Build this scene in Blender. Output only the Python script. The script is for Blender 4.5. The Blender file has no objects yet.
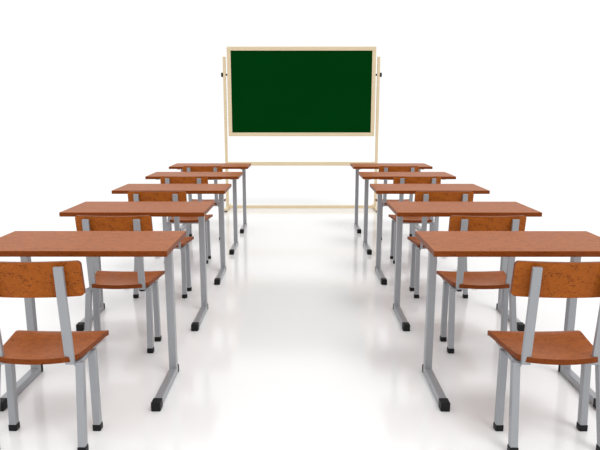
import bpy, math
from mathutils import Vector, Matrix
S=0.82
sc=bpy.context.scene
sc.view_settings.view_transform='Standard'
sc.view_settings.look='None'

# ---------------- materials ----------------
def mat(name):
    m=bpy.data.materials.new(name); m.use_nodes=True
    nt=m.node_tree; b=nt.nodes['Principled BSDF']
    return m,nt,b
def wood(name,c1,c2,c3,stretch,rough=0.4,spec=.12):
    m,nt,b=mat(name); N=nt.nodes; L=nt.links
    tc=N.new('ShaderNodeTexCoord'); mp=N.new('ShaderNodeMapping'); mp.inputs['Scale'].default_value=stretch
    L.new(tc.outputs['Object'],mp.inputs['Vector'])
    n1=N.new('ShaderNodeTexNoise'); n1.inputs['Scale'].default_value=14; n1.inputs['Detail'].default_value=6; n1.inputs['Roughness'].default_value=.7
    n1.inputs['Distortion'].default_value=1.2
    L.new(mp.outputs[0],n1.inputs['Vector'])
    r1=N.new('ShaderNodeValToRGB'); r1.color_ramp.elements[0].position=.35; r1.color_ramp.elements[1].position=.65
    r1.color_ramp.elements[0].color=(*c2,1); r1.color_ramp.elements[1].color=(*c1,1)
    L.new(n1.outputs[0],r1.inputs[0])
    n2=N.new('ShaderNodeTexNoise'); n2.inputs['Scale'].default_value=46; n2.inputs['Detail'].default_value=5; n2.inputs['Roughness'].default_value=.65
    n2.inputs['Distortion'].default_value=1.5
    L.new(mp.outputs[0],n2.inputs['Vector'])
    r2=N.new('ShaderNodeValToRGB'); r2.color_ramp.elements[0].position=.34; r2.color_ramp.elements[1].position=.46
    r2.color_ramp.elements[0].color=(1,1,1,1); r2.color_ramp.elements[1].color=(0,0,0,1)
    L.new(n2.outputs[0],r2.inputs[0])
    mx=N.new('ShaderNodeMix'); mx.data_type='RGBA'
    L.new(r2.outputs[0],mx.inputs['Factor']); L.new(r1.outputs[0],mx.inputs['A']); mx.inputs['B'].default_value=(*c3,1)
    L.new(mx.outputs['Result'],b.inputs['Base Color'])
    b.inputs['Roughness'].default_value=rough
    b.inputs['Specular IOR Level'].default_value=spec
    return m
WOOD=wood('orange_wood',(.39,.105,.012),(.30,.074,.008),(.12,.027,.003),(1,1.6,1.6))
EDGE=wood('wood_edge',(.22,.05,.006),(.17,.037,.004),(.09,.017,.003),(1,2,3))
m,nt,b=mat('grey_painted_metal'); METAL=m
n=nt.nodes.new('ShaderNodeTexNoise'); n.inputs['Scale'].default_value=60
r=nt.nodes.new('ShaderNodeValToRGB'); r.color_ramp.elements[0].color=(.31,.32,.34,1); r.color_ramp.elements[1].color=(.35,.36,.38,1)
nt.links.new(n.outputs[0],r.inputs[0]); nt.links.new(r.outputs[0],b.inputs['Base Color'])
b.inputs['Metallic'].default_value=.35; b.inputs['Roughness'].default_value=.3
m,nt,b=mat('black_rubber'); RUB=m
b.inputs['Base Color'].default_value=(.008,.008,.009,1); b.inputs['Roughness'].default_value=.5; b.inputs['Specular IOR Level'].default_value=.2
m,nt,b=mat('chalkboard_green'); GREEN=m
n=nt.nodes.new('ShaderNodeTexNoise'); n.inputs['Scale'].default_value=2.5; n.inputs['Detail'].default_value=5
r=nt.nodes.new('ShaderNodeValToRGB'); r.color_ramp.elements[0].color=(.0004,.034,.004,1); r.color_ramp.elements[1].color=(.0007,.040,.005,1)
nt.links.new(n.outputs[0],r.inputs[0]); nt.links.new(r.outputs[0],b.inputs['Base Color'])
b.inputs['Roughness'].default_value=.8; b.inputs['Specular IOR Level'].default_value=0
m,nt,b=mat('cream_frame'); CREAM=m
n=nt.nodes.new('ShaderNodeTexNoise'); n.inputs['Scale'].default_value=12
r=nt.nodes.new('ShaderNodeValToRGB'); r.color_ramp.elements[0].color=(.66,.53,.34,1); r.color_ramp.elements[1].color=(.72,.59,.39,1)
nt.links.new(n.outputs[0],r.inputs[0]); nt.links.new(r.outputs[0],b.inputs['Base Color'])
b.inputs['Roughness'].default_value=.5
m,nt,b=mat('white_glossy_floor'); FLOOR=m
n=nt.nodes.new('ShaderNodeTexNoise'); n.inputs['Scale'].default_value=1.5
r=nt.nodes.new('ShaderNodeMapRange'); r.inputs['To Min'].default_value=.11; r.inputs['To Max'].default_value=.14
nt.links.new(n.outputs[0],r.inputs[0]); nt.links.new(r.outputs[0],b.inputs['Roughness'])
b.inputs['Base Color'].default_value=(.86,.86,.86,1)
b.inputs['Specular IOR Level'].default_value=.85

# ---------------- mesh helpers ----------------
def finish(name,V,F,M,mats,bevel=0.003,smooth=False):
    me=bpy.data.meshes.new(name); me.from_pydata([tuple(Vector(v)*S) for v in V],[],F)
    for mt in mats: me.materials.append(mt)
    for i,p in enumerate(me.polygons):
        p.material_index=M[i]; p.use_smooth=smooth
    me.update()
    import bmesh
    bm=bmesh.new(); bm.from_mesh(me); bmesh.ops.recalc_face_normals(bm,faces=bm.faces)
    if bevel>0:
        ed=[e for e in bm.edges if len(e.link_faces)==2 and e.calc_face_angle(0)>math.radians(50)]
        bmesh.ops.bevel(bm,geom=ed,offset=bevel,segments=2,profile=.5,affect='EDGES',clamp_overlap=True)
    bm.to_mesh(me); bm.free()
    return me
class B:
    def __init__(s): s.V=[];s.F=[];s.M=[]
    def bar(s,p,q,w,h,mi=0,up=(0,1,0)):
        p=Vector(p);q=Vector(q);d=(q-p).normalized();u=Vector(up)
        a=d.cross(u).normalized(); b=a.cross(d).normalized()
        o=len(s.V)
        for c in (p,q):
            for sx,sy in((-1,-1),(1,-1),(1,1),(-1,1)):
                s.V.append(c+a*sx*w/2+b*sy*h/2)
        for f in((0,1,2,3),(7,6,5,4),(0,4,5,1),(1,5,6,2),(2,6,7,3),(3,7,4,0)):
            s.F.append([o+i for i in f]); s.M.append(mi)
        return s
    def cyl(s,p,q,r,mi=0,n=20):
        p=Vector(p);q=Vector(q);d=(q-p).normalized();a=d.orthogonal().normalized();b=d.cross(a)
        o=len(s.V)
        for c in(p,q):
            for i in range(n):
                t=2*math.pi*i/n; s.V.append(c+a*r*math.cos(t)+b*r*math.sin(t))
        for i in range(n):
            j=(i+1)%n; s.F.append([o+i,o+j,o+n+j,o+n+i]); s.M.append(mi)
        s.F.append([o+i for i in range(n)][::-1]); s.M.append(mi)
        s.F.append([o+n+i for i in range(n)]); s.M.append(mi)
        return s
def panel(name,length,w0,w1,rad,pt,thick,nu=24,mats=(WOOD,EDGE)):
    """rounded trapezoid sheet: pt(x,t,side)->Vector"""
    ts=[0,.002,.008,.02,.04,.07,.1,.14]
    ts=ts+[.14+.72*i/14 for i in range(1,14)]+[1-t for t in ts[::-1]]
    V=[];F=[];M=[]
    nv=len(ts)
    for side in(0,1):
        for t in ts:
            w=w0+(w1-w0)*t
            e=min(t,1-t)*length
            ins=rad-math.sqrt(max(0,rad*rad-(rad-e)**2)) if e<rad else 0
            for i in range(nu+1):
                V.append(pt((2*i/nu-1)*(w-ins),t,side*thick))
    k=nu+1; off=nv*k
    for j in range(nv-1):
        for i in range(nu):
            a=j*k+i
            F.append([a,a+1,a+k+1,a+k]);M.append(0)
            F.append([off+a,off+a+k,off+a+k+1,off+a+1]);M.append(0)
    ring=[i for i in range(k)]+[j*k+nu for j in range(1,nv)]+[(nv-1)*k+i for i in range(nu-1,-1,-1)]+[j*k for j in range(nv-2,0,-1)]
    for a,b_ in zip(ring,ring[1:]+ring[:1]):
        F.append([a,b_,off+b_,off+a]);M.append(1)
    me=finish(name,V,F,M,mats,bevel=0.0)
    for p in me.polygons:
        p.use_smooth=True
    try: me.set_sharp_from_angle(angle=math.radians(40))
    except Exception: pass
    return me

# ---------------- desk (local origin: near edge centre, floor) ----------------
HW=.597; DEP=.60; ZT=1.023; TH=.036
t=B(); t.bar((-HW,DEP/2,ZT-TH/2),(HW,DEP/2,ZT-TH/2),DEP,TH,0,up=(0,0,1))
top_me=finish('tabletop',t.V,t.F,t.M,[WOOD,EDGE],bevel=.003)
for p in top_me.polygons:
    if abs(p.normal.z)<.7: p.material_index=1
W=.052; FX=.49; YP=.50
def side(sx):
    f=B(); x=sx*FX
    f.bar((x,YP,.05),(x,YP,ZT-TH),W,W)
    f.bar((x,.04,.03),(x,YP+W/2,.03),W,.05,up=(0,0,1))
    f.bar((x,.20,ZT-TH-.014),(x,YP+.05,ZT-TH-.014),.045,.028,up=(0,0,1))
    return finish('frame',f.V,f.F,f.M,[METAL],bevel=.003)
def caps(sx):
    f=B(); x=sx*FX
    f.bar((x,-.03,.03),(x,.04,.03),W+.008,.06,up=(0,0,1))
    f.bar((x,YP+W/2,.028),(x,YP+W/2+.03,.028),W+.004,.056,up=(0,0,1))
    return finish('cap',f.V,f.F,f.M,[RUB],bevel=.005)
f=B(); f.bar((-FX,YP,ZT-TH-.015),(FX,YP,ZT-TH-.015),.04,.03,up=(0,0,1))
cross_me=finish('crossbar',f.V,f.F,f.M,[METAL],bevel=.003)
desk_parts=[('tabletop',top_me),('frame_inner',side(-1)),('frame_outer',side(1)),('foot_cap_1',caps(-1)),('foot_cap_2',caps(1)),('crossbar',cross_me)]

# ---------------- chair (local origin: rear legs line centre, floor; faces +Y) ----------------
ZS=.538
def seat_pt(x,t,s):
    y=.04+.43*t-.03*(1-t)*(1-(x/.2)**2)
    z=ZS-s - .016*math.sin(math.pi*min(1,t*1.05))*(1-(x/.3)**2) + .006*(abs(x)/.27)**2
    if t>.8: z-=.05*((t-.8)/.2)**2*.4
    return Vector((x,y,z))
seat_me=panel('seat',.43,.225,.282,.045,seat_pt,.030)
def back_pt(x,t,s):
    z=.872+.200*t
    y=.055-.035*t + s - .035*(1-(x/.28)**2)+.02
    return Vector((x,y,z))
back_me=panel('backrest',.200,.286,.286,.022,back_pt,.024)
w=.042
def cleg(sx):
    f=B()
    f.bar((sx*.245,.0,.035),(sx*.232,.085,ZS-.045),w,w)           # rear leg
    f.bar((sx*.246,.235,.035),(sx*.24,.25,ZS-.045),w,w)          # front leg
    f.bar((sx*.22,.07,ZS-.052),(sx*.22,.40,ZS-.052),.034,.030,up=(0,0,1)) # side rail
    f.bar((sx*.19,.055,ZS-.045),(sx*.19,-.002,1.052),.05,.022)      # back post
    return finish('frame',f.V,f.F,f.M,[METAL],bevel=.003)
def ccap(sx):
    f=B()
    f.bar((sx*.245,.0,0),(sx*.245,.0,.04),w+.006,w+.006)
    f.bar((sx*.246,.235,0),(sx*.246,.235,.04),w+.006,w+.006)
    return finish('cap',f.V,f.F,f.M,[RUB],bevel=.004)
f=B(); f.bar((-.225,.15,ZS-.052),(.225,.15,ZS-.052),.034,.026,up=(0,0,1)); f.bar((-.225,.30,ZS-.052),(.225,.30,ZS-.052),.034,.026,up=(0,0,1))
rail_me=finish('seat_rails',f.V,f.F,f.M,[METAL],bevel=.003)
chair_parts=[('seat',seat_me),('backrest',back_me),('leg_frame_1',cleg(-1)),('leg_frame_2',cleg(1)),('foot_caps_1',ccap(-1)),('foot_caps_2',ccap(1)),('seat_rails',rail_me)]

def place(name,parts,loc):
    e=bpy.data.objects.new(name,None); e.empty_display_size=.1; sc.collection.objects.link(e); e.location=Vector(loc)*S
    for n_,me in parts:
        o=bpy.data.objects.new(n_,me); sc.collection.objects.link(o); o.parent=e
    return e
for r_ in range(5):
    for sx in(-1,1):
        Y=3.378+1.355*r_
        place('school_desk',desk_parts,(sx*1.393,Y,0))
        cx=1.44 if (sx<0 and r_==0) else 1.41
        place('classroom_chair',chair_parts,(sx*cx,2.91+1.355*r_,0))

# ---------------- chalkboard on stand ----------------
parts=[]
dz=.03
hw=1.358; zt=2.965+dz; zb=1.355+dz; fw=.07
f=B(); f.bar((0,0,zb+.03),(0,0,zt-.03),2*hw-.06,.03)
parts.append(('green_panel',finish('green_panel',f.V,f.F,f.M,[GREEN],bevel=0)))
f=B()
f.bar((-hw,0,zt-fw/2),(hw,0,zt-fw/2),.06,fw,up=(0,0,1)); f.bar((-hw,0,zb+fw/2),(hw,0,zb+fw/2),.06,fw,up=(0,0,1))
f.bar((-hw+fw/2,0,zb+fw),(-hw+fw/2,0,zt-fw),fw,.06); f.bar((hw-fw/2,0,zb+fw),(hw-fw/2,0,zt-fw),fw,.06)
parts.append(('board_frame',finish('board_frame',f.V,f.F,f.M,[CREAM],bevel=.004)))
f=B()
for sx in(-1,1):
    f.bar((sx*1.41,0,.05),(sx*1.41,0,2.82),.05,.055)
    f.bar((sx*1.41,-.32,.035),(sx*1.41,.32,.035),.05,.05,up=(0,0,1))
f.bar((-1.4,0,.873),(1.4,0,.873),.05,.07,up=(0,0,1))
f.bar((-1.4,0,.05),(1.4,0,.05),.05,.06,up=(0,0,1))
parts.append(('stand',finish('stand',f.V,f.F,f.M,[CREAM],bevel=.004)))
f=B()
for sx in(-1,1):
    f.cyl((sx*1.35,0,2.50),(sx*1.445,0,2.50),.018); f.cyl((sx*1.44,0,2.50),(sx*1.47,0,2.50),.04)
parts.append(('pivot_knobs',finish('pivot_knobs',f.V,f.F,f.M,[RUB],bevel=.003)))
f=B()
for sx in(-1,1):
    for y in(-.31,.31): f.bar((sx*1.41,y-.03,.01),(sx*1.41,y+.03,.01),.055,.02,up=(0,0,1))
parts.append(('foot_pads',finish('foot_pads',f.V,f.F,f.M,[RUB],bevel=.002)))
place('chalkboard',parts,(.015,11.02,0))

# ---------------- floor ----------------
me=bpy.data.meshes.new('floor'); R=150
me.from_pydata([(-R,-R,0),(R,-R,0),(R,R,0),(-R,R,0)],[],[(0,1,2,3)]); me.materials.append(FLOOR)
o=bpy.data.objects.new('floor',me); sc.collection.objects.link(o)

# ---------------- light ----------------
wd=bpy.data.worlds.new('world'); sc.world=wd; wd.use_nodes=True
bg=wd.node_tree.nodes['Background']; bg.inputs[0].default_value=(1,1,1,1); bg.inputs[1].default_value=1.02
l=bpy.data.lights.new('sun','SUN'); l.energy=1.1; l.angle=math.radians(25)
lo=bpy.data.objects.new('sun',l); sc.collection.objects.link(lo)
lo.rotation_euler=Vector((.35,-.5,1)).to_track_quat('Z','Y').to_euler()

# ---------------- camera ----------------
c=bpy.data.cameras.new('camera'); c.lens=35; c.sensor_width=36; c.clip_end=500
co=bpy.data.objects.new('camera',c); sc.collection.objects.link(co)
co.location=(0,0,1.838*S); co.rotation_euler=(math.radians(90-11.0),0,math.radians(.06))
sc.camera=co
